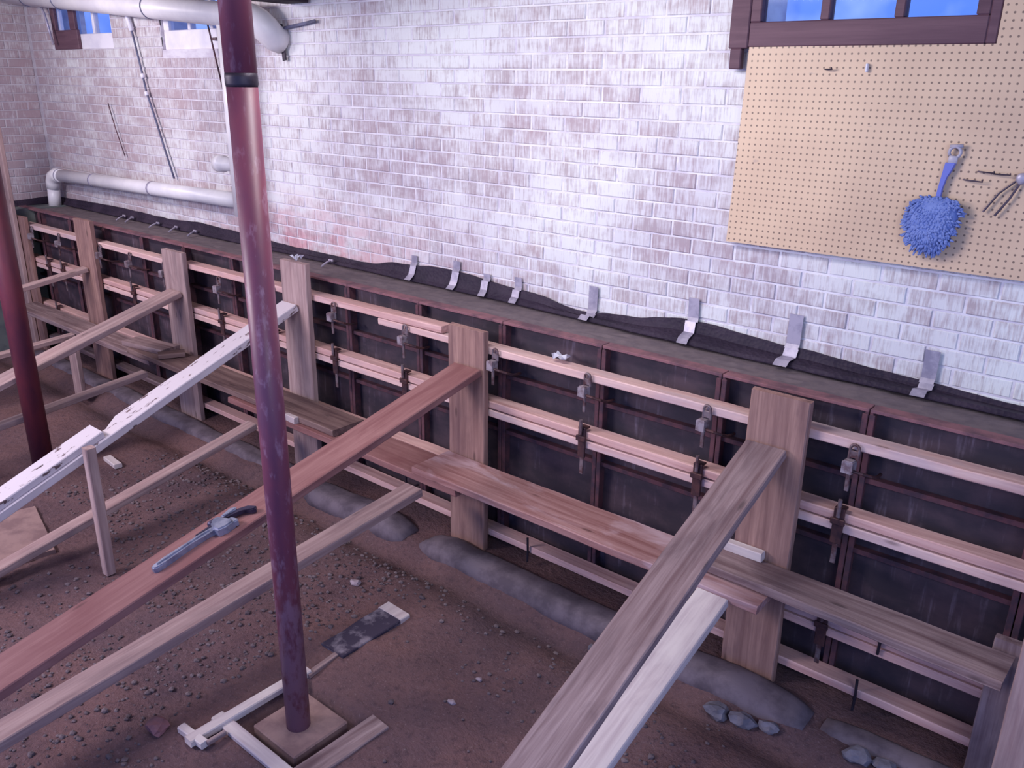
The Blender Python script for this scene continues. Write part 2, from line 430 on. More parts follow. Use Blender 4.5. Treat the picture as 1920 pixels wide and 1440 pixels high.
def brick_geo(bm, cx, cz, L, H=.0655, T=.0065, off=0, axis='x'):
    """a brick face: T proud, with chamfered edges"""
    a, h, c = L/2, H/2, .0035
    v = []
    for (dx, dz) in ((-a, -h), (a, -h), (a, h), (-a, h)): v.append((cx+dx, 0.004, cz+dz))
    for (dx, dz) in ((-a, -h), (a, -h), (a, h), (-a, h)): v.append((cx+dx, -T+c+off, cz+dz))
    for (dx, dz) in ((-a+c, -h+c), (a-c, -h+c), (a-c, h-c), (-a+c, h-c)): v.append((cx+dx, -T+off, cz+dz))
    if axis == 'x': vs = [bm.verts.new((p[0], WY+.006+p[1]+.002, p[2])) for p in v]
    else: vs = [bm.verts.new((XL-.008-p[1], p[0], p[2])) for p in v]
    for s in (0, 4):
        for k in range(4): bm.faces.new((vs[s+k], vs[s+(k+1) % 4], vs[s+4+(k+1) % 4], vs[s+4+k]))
    bm.faces.new(vs[8:12])

CH = .0735; BL = .216
bricks = []
rows = int((ZT-1.20)/CH)
for r in range(rows):
    cz = 1.235 + CH*(r+.5) - .012
    x = XL + (0 if r % 2 else -BL/2)
    while x < 1.7:
        a, b_ = max(x+.005, XL), min(x+BL-.005, 1.7)
        segs = [(a, b_)]
        for h in WIN:
            if cz+.03 > h[2] and cz-.03 < h[3]:
                ns = []
                for (p, q) in segs:
                    if q <= h[0] or p >= h[1]: ns.append((p, q))
                    else:
                        if p < h[0]: ns.append((p, h[0]))
                        if q > h[1]: ns.append((h[1], q))
                segs = ns
        for (p, q) in segs:
            if q-p > .04: bricks.append(((p+q)/2, cz, q-p))
        x += BL
def behind_board(cx, cz): return (cx > -1.6 and cz > 1.80) or cx > -.25
vis = sorted([b_ for b_ in bricks if not behind_board(b_[0], b_[1]) and b_[1] < 2.95 and b_[1] > 1.30], key=lambda b_: -b_[0])
single = vis[:300]; ss = set(single)
cache = {}
for (cx, cz, L) in single:
    key = (round(L, 3), random.randrange(3))
    if key not in cache:
        bm = bmesh.new(); brick_geo(bm, 0, 0, L, off=(key[1]-1)*.0018)
        me = finish(bm, 'brick', M['brick']); cache[key] = me
    o = bpy.data.objects.new('brick', cache[key]); C.objects.link(o); o.parent = wb
    o.location = (cx, random.uniform(-.001, .001), cz)
    o.rotation_euler = (0, random.uniform(-.006, .006), 0)
bm = bmesh.new()
for b_ in bricks:
    if b_ in ss: continue
    brick_geo(bm, *b_, off=random.uniform(-.002, .002))
bw = link('brickwork', finish(bm, 'brickwork', M['brick']), wb); bw['kind'] = 'stuff'
bm = bmesh.new()
for r in range(rows):
    cz = 1.235 + CH*(r+.5) - .012
    y = WY - .02
    k = 0
    while y > -.2:
        L = BL-.01 if (k or r % 2) else BL/2-.01
        brick_geo(bm, y-L/2, cz, L, off=random.uniform(-.002, .002), axis='y'); y -= L+.01; k += 1
bw = link('brickwork', finish(bm, 'left_brickwork', M['brick']), wl); bw['kind'] = 'stuff'

# ---- ceiling with one low dark joist against the wall
bm = bmesh.new(); bx(bm, XL-.3, 1.8, -.3, WY+.3, ZT, ZT+.08)
tag(link('ceiling', finish(bm, 'ceiling', M['ceiling'])), 'basement ceiling', kind='structure')
board('ceiling_joist', (-4.72, -.2, ZT), (-4.72, 3.54, ZT), .22, .37, M['dark_joist'], 'dark low joist end above the white drain pipe elbow', 'joist')

# ---- windows
def window(n, x0, x1, z0, z1, label, mat, rail, panes, depth=.05, yy=WY+.03, jamb=.05, apron=0, mun=.035):
    root = empty('window_%d' % n, ((x0+x1)/2, yy, z0), None, None); root['kind'] = 'structure'; root['label'] = label
    cx = (x0+x1)/2
    def p(name, a, b_, c, d, m_, ya=0.0, yb=depth, ch=.004):
        bm = bmesh.new(); bx(bm, a-cx, b_-cx, ya, yb, c-z0, d-z0, ch); return link(name, finish(bm, name, m_), root)
    p('bottom_rail', x0, x1, z0, z0+rail, mat)
    p('top_rail', x0, x1, z1-.05, z1, mat)
    p('jamb', x0, x0+jamb, z0+rail, z1-.05, mat); p('jamb', x1-jamb, x1, z0+rail, z1-.05, mat)
    iw = (x1-x0-2*jamb - mun*(panes-1))/panes
    for k in range(panes):
        a = x0+jamb+k*(iw+mun)
        p('pane', a, a+iw, z0+rail, z1-.05, M['glass'], depth*.45, depth*.55, 0)
        if k: p('muntin', a-mun, a, z0+rail, z1-.05, mat, .005)
    return root, p
w1, p1 = window(1, *WIN[0], 'left basement window, white frame with a brown board across its left half', M['frame_white'], .12, 3, jamb=.06)
p1('brown_board', -8.24, -7.78, 2.62, 2.775, M['frame_brown'], -.03, -.002)
p1('brown_post', -7.90, -7.80, 2.775, 3.07, M['frame_brown'], -.03, -.002)
p1('brown_post', -8.24, -8.17, 2.775, 3.07, M['frame_brown'], -.03, -.002)
w2, p2 = window(2, *WIN[1], 'white framed basement window partly behind the red column', M['frame_white'], .135, 3, jamb=.07)
p2('latch', -5.76, -5.70, 2.655, 2.675, M['clamp'], -.02, 0)
w3, p3 = window(3, *WIN[2], 'brown framed window of small panes above the perforated board', M['frame_brown'], .095, 3, depth=.06, yy=WY-.045, jamb=.045, mun=.036)
p3('casing', -1.775, -1.69, 2.555, 3.12, M['frame_brown'], -.005, .04)
p3('casing', -1.765, -1.715, 2.475, 2.555, M['frame_brown'], -.005, .03)
p3('casing', -.80, -.765, 2.56, 3.12, M['frame_brown'], 0, .04)

# ---- new concrete wall cast behind the forms; old concrete lining on the left
bm = bmesh.new()
nx2, ny2 = 220, 9
top = [[bm.verts.new((-8.40+9.3*i/nx2, 3.245+.305*j/ny2, CZ + .006*noise.noise(Vector((i*.35, j*.8, 2))) + .004*noise.noise(Vector((i*1.7, j*2.0, 8))))) for j in range(ny2+1)] for i in range(nx2+1)]
for i in range(nx2):
    for j in range(ny2): bm.faces.new((top[i][j], top[i+1][j], top[i+1][j+1], top[i][j+1]))
bot = {}
for i in range(nx2+1):
    for j in (0, ny2): bot[i, j] = bm.verts.new((top[i][j].co.x, top[i][j].co.y, .01))
for i in range(nx2):
    bm.faces.new((top[i][0], bot[i, 0], bot[i+1, 0], top[i+1][0])); bm.faces.new((top[i][ny2], top[i+1][ny2], bot[i+1, ny2], bot[i, ny2]))
tag(link('wall_concrete', finish(bm, 'wall_concrete', M['wet_concrete'], smooth=False)), 'freshly poured grey concrete wall between forms and brickwork', kind='structure')
bm = bmesh.new(); bx(bm, XL-.005, -8.42, -1.8, WY, 0, CZ+.01, .004)
tag(link('wall_lining', finish(bm, 'wall_lining', M['lining'])), 'grey concrete lining along the far left wall', kind='structure')

# ================================================================ MEMBRANE AND TAPES
prof = [(-8.7, 1.32), (-7.4, 1.335), (-6.6, 1.325), (-6.15, 1.345), (-5.75, 1.335), (-4.9, 1.31), (-4.18, 1.305), (-3.9, 1.345), (-3.47, 1.37), (-2.86, 1.335), (-2.5, 1.29), (-2.2, 1.315), (-1.87, 1.36), (-1.34, 1.33), (-.88, 1.305), (-.45, 1.285), (1.0, 1.29)]
def ptop(x):
    for (a, za), (b_, zb) in zip(prof, prof[1:]):
        if a <= x <= b_:
            t = (x-a)/(b_-a); t = t*t*(3-2*t); return za+(zb-za)*t
    return 1.3
def mem_foot(x): return 3.505 - .055*min(1, max(0, (x+3.0)/1.4))
bm = bmesh.new(); nm = 300; cols = []
for i in range(nm+1):
    x = -8.69 + 9.55*i/nm; zt = ptop(x) + .004*noise.noise(Vector((x*9, 0, 0))); wv = .006*noise.noise(Vector((x*5, 1, 0)))
    f = mem_foot(x) + .012*noise.noise(Vector((x*3.5, 4, 0)))
    pts = [(3.545, zt), (3.540+wv, zt-.02), (3.530+wv, (zt+CZ)/2), (f+.012, CZ+.030), (f, CZ+.018), (f, CZ+.013)]
    back = [(y+.004 if k < 4 else y+.004, z-(.0 if k < 3 else .004)) for k, (y, z) in enumerate(pts)][::-1]
    cols.append([bm.verts.new((x, y, z)) for y, z in pts+back])
for a, b_ in zip(cols, cols[1:]):
    n = len(a)
    for k in range(n): bm.faces.new((a[k], a[(k+1) % n], b_[(k+1) % n], b_[k]))
bm.faces.new(cols[0][::-1]); bm.faces.new(cols[-1])
tag(link('drainage_membrane', finish(bm, 'drainage_membrane', M['membrane'])), 'black plastic drainage membrane lapped up the foot of the brick wall', 'membrane')
bm = bmesh.new(); cols = []
for i in range(61):
    y = 3.54 - 3.2*i/60; zt = 1.315 + .012*noise.noise(Vector((y*3, 9, 0)))
    cols.append([bm.verts.new((x, y, z)) for x, z in ((XL+.014, zt), (XL+.03, 1.29), (XL+.07, 1.268), (XL+.07, 1.263), (XL+.028, 1.283), (XL+.010, zt))])
for a, b_ in zip(cols, cols[1:]):
    for k in range(6): bm.faces.new((a[k], a[(k+1) % 6], b_[(k+1) % 6], b_[k]))
tag(link('drainage_membrane', finish(bm, 'membrane_left', M['membrane'])), 'black membrane strip along the far left end wall', 'membrane')

tapes = [(-3.745, 1.41, .05, 0, 'silver tape strap nearest the red column, on the hump of the black membrane'),
         (-3.39, 1.425, .055, 0, 'second silver tape strap right of the red column, above the split-topped upright'),
         (-3.15, 1.385, .05, 1, 'short crumpled silver tape strap, third from the red column'),
         (-2.92, 1.40, .05, 1, 'short silver tape strap, fourth from the red column'),
         (-2.425, 1.43, .055, 0, 'silver tape strap midway between the red raker upright and the pegboard'),
         (-1.845, 1.465, .055, 1, 'long silver tape strap just left of the pegboard, on the black membrane'),
         (-1.355, 1.475, .062, 0, 'tall silver tape strap above the wide upright, below the pegboard'),
         (-.79, 1.43, .055, 0, 'rightmost silver tape strap, with a bright folded end')]
def tape(x, zt, wd, k, label):
    ys = []
    f = mem_foot(x)
    path = [(WY-.012, zt), (WY-.012, ptop(x)+.012), (3.535, ptop(x)-.005), (3.519, (ptop(x)+CZ)/2), (f+.004, CZ+.040), (f-.022, CZ+.020)]
    root = empty('tape_strap', (x, WY, 1.3), label, 'tape', 'silver tape straps holding the membrane')
    def seg(name, pp, mat):
        bm = bmesh.new(); cc = []
        for j, (y, z) in enumerate(pp):
            s = .004*(j - len(pp)/2)*(1 if k else -.4)
            cc.append([bm.verts.new((xx+s, yy-WY, zz-1.3)) for xx, yy, zz in ((-wd/2, y, z), (wd/2, y, z+.001), (wd/2, y+.0015, z+.0015), (-wd/2, y+.0015, z+.0015))])
        for a, b_ in zip(cc, cc[1:]):
            for q in range(4): bm.faces.new((a[q], a[(q+1) % 4], b_[(q+1) % 4], b_[q]))
        bm.faces.new(cc[0][::-1]); bm.faces.new(cc[-1])
        return link(name, finish(bm, name, mat), root)
    seg('wall_end', path[:3], M['tape']); seg('loose_end', path[2:], M['tape'])
for t in tapes: tape(*t)
def tie(x, y, z, k, label):
    bm = bmesh.new(); a = .5+.35*math.sin(k*2.3)
    tube(bm, [(0, 0, 0), (.02*a, -.02, .004), (.045*a, -.06, -.006), (.05*a, -.09, -.022)], .006, 6)
    bx(bm, -.02, .02, -.012, .002, -.004, .012, .003)
    tag(link('tape_scrap', finish(bm, 'tape_scrap', M['tape']), loc=(x, y, z)), label, 'tape', 'pale tape scraps on the membrane left of the red column')
for k, (x, lab) in enumerate([(-7.24, 'small pale tape scrap on the black membrane, leftmost of the pair under the white pipe'), (-7.10, 'small pale tape scrap on the membrane, right one of the pair under the white pipe'), (-6.68, 'pale slanted tape scrap, third from left under the white pipe'), (-6.40, 'pale curled tape scrap, fourth from left under the white pipe'), (-6.12, 'pale tape scrap nearest the red column, on the black membrane'), (-4.47, 'pale slanted tape scrap right of the upright topped by white paper')]):
    tie(x, 3.49, CZ+.035, k, lab)

# ================================================================ FORM PANELS
PW = .61
J = [-.885 - PW*n for n in range(-2, 13)]
ORD = ['first', 'second', 'third', 'fourth', 'fifth', 'sixth', 'seventh', 'eighth', 'ninth', 'tenth', 'eleventh', 'twelfth', 'thirteenth', 'fourteenth', 'fifteenth']
proto = empty('form_panel', (0, 3.175, .03), 'x', 'form panel', 'steel-framed form panels lining the new wall')
def pp(name, a, b_, c, d, e, f, mat, ch=.002):
    bm = bmesh.new(); bx(bm, a, b_, c, d, e, f, ch); return link(name, finish(bm, name, mat), proto)
pp('plywood_face', .006, PW-.006, .050, .066, .006, 1.222, M['face'])
pp('side_rail', .002, .016, 0, .060, 0, 1.225, M['rust']); pp('side_rail', PW-.016, PW-.002, 0, .060, 0, 1.225, M['rust'])
pp('rail_flange', .002, .024, -.004, .004, .0, 1.215, M['rust']); pp('rail_flange', PW-.024, PW-.002, -.004, .004, .0, 1.215, M['rust'])
pp('top_rail', .002, PW-.002, 0, .066, 1.222, 1.236, M['rust_rail']); pp('bottom_rail', .016, PW-.016, 0, .05, 0, .014, M['rust'])
for z in (.31, .62, .93): pp('crossbar', .016, PW-.016, .012, .05, z, z+.022, M['rust'])
kids = list(proto.children)
for i, x in enumerate(J):
    if i == 0: r = proto
    else:
        r = proto.copy(); C.objects.link(r)
        for ch in kids:
            c = ch.copy(); C.objects.link(c); c.parent = r
    r.location = (x-PW, 3.175, .03)
    n = i
    where = 'the right end of the formwork' if n < 8 else 'the far left corner'
    k = n if n < 8 else len(J)-1-n
    r['label'] = 'rusty steel-framed form panel with black stained plywood, %s from %s' % (ORD[k], where)

# ================================================================ UPRIGHTS
posts = [(-8.42, .24, 1.22, M['post_wood'], 'grey-brown wide upright board in the far left corner behind the narrow stud'),
         (-7.18, .28, 1.325, M['post_wood'], 'brown wide upright board under the left end of the white floor-level pipe'),
         (-5.82, .28, 1.255, M['brace_wood'], 'pale tan upright board two left of the red column foot, holding a tan raker'),
         (-4.39, .25, 1.375, M['brace_wood'], 'tan upright board just right of the red column with white paper on its top'),
         (-2.965, .25, 1.235, M['post_wood'], 'stained upright board with a split top that holds the red raker'),
         (-1.30, .24, 1.285, M['post_wood'], 'widest-looking brown upright board below the perforated board')]
for (x, wd, zt, mt, lab) in posts:
    board('upright_board', (x+wd/2, 3.032, .0), (x+wd/2, 3.032, zt), wd, .038, mt, lab, 'board', 'uprights held against the walers', up=(0, -1, 0), rough=.003)
board('upright_board', (-.19, 3.032, 0), (-.19, 3.032, .60), .235, .038, M['weathered'], 'short weathered upright stub at the lower right corner', 'board', 'uprights held against the walers', up=(0, -1, 0), rough=.003)
board('upright_board', (-.135, 2.77, 0), (-.135, 2.77, 1.35), .14, .038, M['brace_wood'], 'tall pale upright board cut off by the right edge of the photo', 'board', 'uprights held against the walers', up=(0, -1, 0))
board('stud', (-8.33, 2.99, 0), (-8.33, 2.99, 1.98), .075, .036, M['brace_wood'], 'narrow tan stud standing tall at the far left, behind the dark red column', 'stud', up=(0, -1, 0))

# ================================================================ WALERS (flat two-by-fours along the forms)
YC = 3.125
def waler(x0, x1, zt0, zt1, mat, label, group, y=YC):
    board('waler', (x0, y, zt0), (x1, y, zt1), .088, .038, mat, label, 'timber', group)
gt = 'top row of walers'
waler(-1.17, .62, 1.165, 1.16, M['new_wood'], 'pale new waler of the top row, right of the wide upright', gt)
waler(-3.56, -1.175, 1.148, 1.150, M['new_wood'], 'pale new waler of the top row between the split-topped and wide uprights', gt)
waler(-5.66, -3.06, 1.172, 1.192, M['new_wood_b'], 'pale new waler of the top row lapping onto the next with its sawn end showing', gt)
waler(-8.38, -5.665, 1.150, 1.160, M['new_wood'], 'stained pale waler of the top row at the far left', gt)
g2 = 'doubled second row of walers'
for (a, b_, t) in ((-2.85, .62, 'right'), (-5.70, -2.855, 'middle'), (-8.38, -5.705, 'far left')):
    waler(a, b_, .812, .812, M['new_wood'], 'lower timber of the doubled second waler row, %s length' % t, g2)
    waler(a, b_, .858, .858, M['new_wood_b'], 'upper timber of the doubled second waler row, %s length' % t, g2)
g3 = 'doubled third row of walers'
for (a, b_, t) in ((-2.85, .62, 'right length behind the right-hand plank'), (-5.70, -2.855, 'middle length behind the red plank'), (-8.38, -5.705, 'far left length')):
    dz = -.062 if a > -3 else 0
    waler(a, b_, .400+dz, .400+dz, M['new_wood_b'], 'lower timber of the third waler row, %s' % t, g3)
    waler(a, b_, .446+dz, .446+dz, M['new_wood_b'], 'upper timber of the third waler row, %s' % t, g3)
g4 = 'bottom row of walers'
waler(-2.85, .62, .115, .115, M['new_wood_b'], 'orange-tan bottom waler just above the footing, right length', g4)
waler(-5.70, -2.855, .125, .118, M['new_wood_b'], 'bottom waler just above the ground, middle length under the red plank', g4)
waler(-8.38, -5.705, .125, .125, M['weathered'], 'bottom waler above the ground at the far left', g4)

# ================================================================ CLAMPS
def waler_clamp(label):
    r = empty('waler_clamp', (0, 0, 0), label, 'clamp', 'wedge clamps on the top waler row')
    def q(name, mat, f, smooth=False):
        bm = bmesh.new(); f(bm); return link(name, finish(bm, name, mat, smooth), r)
    def loop(bm):
        tube(bm, [(-.017, 0, -.055)] + [tuple(p) for p in arc((0, 0, -.012), (-1, 0, 0), (0, 0, 1), .016, 0, math.pi, 7)] + [(.017, 0, -.055)], .006, 8)
        bx(bm, -.020, .020, -.004, .004, -.05, -.02, .002)
    q('loop_plate', M['clamp'], loop)
    q('wedge', M['wedge'], lambda bm: (prism(bm, [(-.030, -.034), (.010, -.034), (.014, .004), (-.026, .004)], -.105, -.055, .004)))
    q('tail', M['clamp'], lambda bm: bx(bm, -.014, .002, -.014, -.004, -.185, -.10, .002))
    q('hook_rod', M['clamp_dark'], lambda bm: tube(bm, [(.010, -.02, -.095), (.045, -.015, -.098), (.070, .01, -.110), (.078, .05, -.125), (.078, .105, -.130)], .0065, 8))
    return r
def double_clamp(label):
    r = empty('strap_clamp', (0, 0, 0), label, 'clamp', 'strap clamps round the doubled waler row')
    def q(name, mat, f):
        bm = bmesh.new(); f(bm); return link(name, finish(bm, name, mat), r)
    q('strap', M['clamp_dark'], lambda bm: (bx(bm, -.021, .021, -.012, .0, -.140, .012, .003), bx(bm, -.021, .021, -.012, .03, .004, .014, .002)))
    q('pin', M['clamp'], lambda bm: tube(bm, [(0, -.02, -.02), (0, -.020, .055)], .008, 8))
    q('keeper', M['clamp_dark'], lambda bm: bx(bm, -.028, .028, -.022, -.010, -.055, -.028, .003))
    q('tail', M['clamp'], lambda bm: bx(bm, -.010, .010, -.006, .002, -.230, -.135, .002))
    return r
def dup(root, loc, rotz, label):
    r = root.copy(); C.objects.link(r); r.location = loc; r.rotation_euler = (0, 0, rotz); r['label'] = label
    for ch in list(root.children):
        c = ch.copy(); C.objects.link(c); c.parent = r
    return r
c1 = waler_clamp('x'); c2 = double_clamp('x')
u1 = u2 = False
for i, x in enumerate(J):
    if i < 2: continue
    k = i-2
    side = ('%s clamp counted from the right' % ORD[k]) if k < 7 else ('%s clamp counted from the far left' % ORD[len(J)-3-k])
    xc = x
    for (a, b_, *_r) in posts:
        if a-.045 < x < a+b_+.045: xc = a+b_+.045 if x > a+b_/2 else a-.05
    zt = 1.165 if x > -3.5 else (1.185 if x > -4.6 else 1.155)
    l1 = 'grey steel wedge clamp hanging on the top waler, %s' % side
    l2 = 'rusty strap clamp round the doubled second waler, %s' % side
    if not u1: c1.location = (xc, 3.068, zt-.015); c1['label'] = l1; u1 = True
    else: dup(c1, (xc, 3.068, zt-.015), random.uniform(-.1, .1), l1)
    if any(a-.02 < x-.02 < a+b_+.02 for (a, b_, *_r) in posts): continue
    if not u2: c2.location = (x-.02, 3.078, .868); c2['label'] = l2; u2 = True
    else: dup(c2, (x-.02, 3.078, .868), random.uniform(-.03, .03), l2)
for (x, z, lab) in [(-.905, .394, 'rusty strap clamp on the third waler row, right of the wide upright'), (-7.86, .456, 'rusty strap clamp on the third waler row at the far left'), (-7.9, .868, 'rusty strap clamp on the second waler row in the far left corner')]:
    dup(c2, (x, 3.078, z), 0, lab)
# thin black tie rods before the lower walers
for (x, z0, z1, lab) in [(-2.44, .03, .17, 'thin black tie rod before the bottom waler, left of the weathered raker'), (-.735, .02, .17, 'thin black tie rod before the bottom waler at lower right'), (-.68, .32, .46, 'thin black tie rod before the third waler row under the right-hand plank'), (-3.36, .08, .24, 'thin black tie rod before the bottom waler under the red plank')]:
    bm = bmesh.new(); tube(bm, [(0, 0, 0), (.003, 0, (z1-z0)/2), (0, 0, z1-z0)], .006, 8); bx(bm, -.006, .006, 0, .10, (z1-z0)*.35, (z1-z0)*.35+.008)
    tag(link('tie_rod', finish(bm, 'tie_rod', M['ring']), loc=(x, 3.070, z0)), lab, 'rod')

# ================================================================ STRINGER PLANKS laid along the uprights
gs = 'planks laid along the feet of the uprights'
board('stringer_plank', (-2.96, 2.885, .530), (-1.06, 2.885, .530), .27, .038, M['stringer'], 'long pinkish scuffed plank between the red raker and the wide upright', 'plank', gs, rough=.003)
board('stringer_plank', (-4.66, 2.875, .488), (-2.66, 2.885, .488), .25, .038, M['red_wood'], 'orange-red plank lying beneath the pinkish plank and the tan plank', 'plank', gs, rough=.003)
board('stringer_plank', (-6.0, 2.885, .530), (-3.64, 2.895, .530), .23, .038, M['grey_board'], 'weathered tan plank running behind the red column', 'plank', gs, rough=.003)
board('stringer_plank', (-8.1, 2.90, .480), (-5.75, 2.90, .480), .20, .038, M['weathered'], 'grey weathered plank at the far left between the uprights', 'plank', gs, rough=.003)
board('stringer_plank', (-1.34, 2.930, .576), (-.235, 2.912, .572), .185, .038, M['weathered'], 'grey-tan plank slanting down to the lower right corner', 'plank', gs, rough=.003)
board('wood_block', (-1.36, 3.005, .615), (-1.16, 3.008, .615), .042, .042, M['pale_brace'], 'small pale wood block behind the raker at the wide upright', 'block')
board('wood_block', (-6.10, 2.86, .568), (-5.66, 2.93, .568), .16, .038, M['weathered'], 'short weathered offcut lying on the planks left of the red column', 'block')
board('wood_block', (-5.60, 2.80, .568), (-5.52, 2.96, .568), .09, .034, M['grey_board'], 'small dark offcut beside the foot of the tan upright', 'block')
board('wood_block', (-4.06, 2.78, .529), (-3.96, 2.775, .529), .05, .04, M['pale_brace'], 'pale wedge of wood just right of the red column at plank height', 'block')

# ================================================================ RAKERS AND LOWER BRACES
def lerp_beam(y0, z0, y1, z1, ye):
    return z0 + (z1-z0)*(ye-y0)/(y1-y0)
def beam(name, x, far, near, ye, w_, t, mat, label, group, rough=.002, notch=None, dx=0):
    z = lerp_beam(*far, *near, ye)
    return board(name, (x, far[0], far[1]), (x+dx, ye, z), w_, t, mat, label, 'beam', group, rough=rough, notch=notch), z
gr = 'raking braces from the tops of the uprights'; gl = 'low braces from the foot planks'
ends = []
def B(*a, **k):
    o, z = beam(*a, **k); ends.append((a[1]+k.get('dx', 0), a[4], z-a[6])); return o
B('raker', -2.815, (3.015, 1.045), (.726, .535), .15, .185, .038, M['red_wood'], 'broad reddish raker plank carrying the wrench', gr, rough=.003)
B('raker', -1.207, (3.015, 1.078), (1.566, .522), .55, .168, .038, M['weathered'], 'wide grey weathered raker leaning on the wide upright, nearest the camera', gr, rough=.003)
B('raker', -4.302, (3.015, 1.120), (1.257, .434), .45, .150, .045, M['painted'], 'white-painted peeling raker with a chipped edge, behind the red column', gr, rough=.004, notch=[(1.28, 1.48, -1, .05), (.92, .96, -1, .02), (.70, .76, -1, .012)])
B('raker', -5.668, (3.015, .975), (1.799, .616), .60, .170, .038, M['brace_wood'], 'tan raker plank crossing behind the dark red column', gr)
B('raker', -7.052, (3.015, .945), (2.356, .846), 1.30, .085, .038, M['brace_wood'], 'thin tan raker at the far left upright', gr)
B('low_brace', -2.935, (2.735, .433), (.707, .226), .15, .120, .045, M['brace_wood'], 'long tan brace passing behind the red column low down', gl)
B('low_brace', -1.243, (2.745, .515), (1.887, .260), 1.05, .135, .040, M['pale_brace'], 'pale whitish brace ending at the pinkish plank beside the weathered raker', gl)
B('low_brace', -4.385, (2.735, .394), (1.215, .069), 1.05, .089, .040, M['brace_wood'], 'grey-tan brace below the peeling white raker', gl)
B('low_brace', -5.701, (2.735, .431), (1.76, .327), .9, .075, .040, M['brace_wood'], 'thin tan brace just below the tan raker', gl)
B('low_brace', -6.948, (2.79, .453), (2.241, .414), 1.4, .075, .038, M['brace_wood'], 'thin brace at the far left crossing behind the dark red column', gl)
# second, shorter painted board lying on the peeling raker
z0 = lerp_beam(3.015, 1.12, 1.257, .434, 1.77)+.040; z1 = lerp_beam(3.015, 1.12, 1.257, .434, .5)+.040
board('splice_board', (-4.315, 1.77, z0), (-4.30, .5, z1), .14, .038, M['painted'], 'white-painted board with dark chips lapped on top of the peeling raker', 'board', rough=.003)
# stakes
board('stake', (-4.02, 1.575, 0), (-4.02, 1.575, .705), .052, .05, M['brace_wood'], 'slim upright stake propping the lapped white boards', 'stake', up=(0, -1, 0))
board('stake', (-6.70, 2.66, 0), (-6.70, 2.66, .39), .13, .038, M['brace_wood'], 'short wide stake below the tan raker at far left', 'stake', up=(0, -1, 0))
ENDN = ['reddish raker plank', 'wide grey weathered raker', 'peeling white raker', 'tan raker plank', 'thin far left raker', 'long tan low brace', 'pale whitish brace', 'grey-tan low brace', 'thin tan low brace', 'far left low brace']
gst = 'stakes under the near ends of the braces'
for k, (x, y, zb) in enumerate(ends):
    if zb > .06:
        board('support_stake', (x, y+.06, -.02), (x, y+.06, zb-.002), .07, .038, M['brace_wood'], 'rough stake under the near end of the %s' % ENDN[k], 'stake', gst, up=(0, -1, 0))
# ground pad under the left rakers
board('ground_board', (-5.05, 1.50, .022), (-4.46, 1.36, .022), .30, .03, M['pad'], 'flat brownish board on the ground under the peeling raker', 'board', rough=.003)

# ================================================================ STEEL COLUMNS
def column(x, y, r, z1, mat, mat2, ringz, label, base=True):
    root = empty('steel_column', (x, y, 0), label, 'column')
    if mat2: bm = bmesh.new(); tube(bm, [(0, 0, .0), (0, 0, .55)], r, 32); link('shaft_foot', finish(bm, 'shaft_foot', mat2, True), root)
    bm = bmesh.new(); tube(bm, [(0, 0, .55 if mat2 else 0), (0, 0, ringz)], r, 32); link('shaft', finish(bm, 'shaft', mat, True), root)
    bm = bmesh.new(); tube(bm, [(0, 0, ringz+.02), (0, 0, z1)], r*1.02, 32); link('upper_shaft', finish(bm, 'upper_shaft', mat, True), root)
    bm = bmesh.new(); tube(bm, [(0, 0, ringz-.01), (0, 0, ringz), (0, 0, ringz+.018), (0, 0, ringz+.03)], [r*1.0, r*1.045, r*1.045, r*1.02], 32); link('joint_ring', finish(bm, 'joint_ring', M['ring'], True), root)
    bm = bmesh.new(); bx(bm, -.09, .09, -.09, .09, z1-.012, z1, .002); link('cap_plate', finish(bm, 'cap_plate', M['ring']), root)
    return root
column(-2.385, 1.565, .047, ZT, M['column'], None, 2.40, 'tall red painted steel column standing on the concrete pad in front')
column(-5.52, 1.905, .064, ZT, M['column_dark'], None, 2.41, 'dark red steel column at the left edge of the picture')
bm = bmesh.new(); bx(bm, -.135, .135, -.13, .13, -.10, .0, .006)
tag(link('column_pad', finish(bm, 'column_pad', M['pad']), loc=(-2.385, 1.575, 0)), 'square pinkish concrete pad under the front red column', 'pad')
gf = 'boards framing the column pad'
board('frame_board', (-2.66, 1.375, .018), (-2.12, 1.375, .018), .055, .03, M['pale_brace'], 'light strip of wood on the near side of the column pad', 'board', gf)
board('frame_board', (-2.610, 1.22, .03), (-2.605, 1.78, .03), .050, .03, M['pale_brace'], 'light strip of wood on the left side of the column pad', 'board', gf)
board('frame_board', (-2.700, 1.245, .03), (-2.55, 1.255, .03), .035, .03, M['pale_brace'], 'short pale stick closing the little wooden frame at lower left', 'board', gf)
board('frame_board', (-2.545, 1.262, .03), (-2.545, 1.34, .03), .018, .02, M['weathered'], 'thin stick joining the short pale stick to the frame', 'board', gf)
board('frame_board', (-2.155, 1.40, .012), (-2.145, 1.78, .012), .10, .03, M['weathered'], 'broad pale slab on the right side of the column pad', 'board', gf, rough=.006)
board('scrap_board', (-2.63, 1.93, .030), (-2.63, 2.27, .030), .15, .03, M['dirt_board'], 'mud-caked dark board lying on the ground beyond the column', 'board', rough=.006)
board('scrap_board', (-2.585, 1.76, .02), (-2.60, 1.94, .025), .03, .02, M['weathered'], 'thin grey lath between the column pad and the mud-caked board', 'board')
board('scrap_board', (-2.635, 2.275, .034), (-2.635, 2.335, .034), .155, .03, M['pale_brace'], 'pale offcut at the far end of the mud-caked board', 'board', rough=.003)
board('scrap_board', (-5.38, 2.25, .03), (-5.20, 2.235, .03), .05, .03, M['pale_brace'], 'small pale offcut on the ground right of the propping stake', 'board')

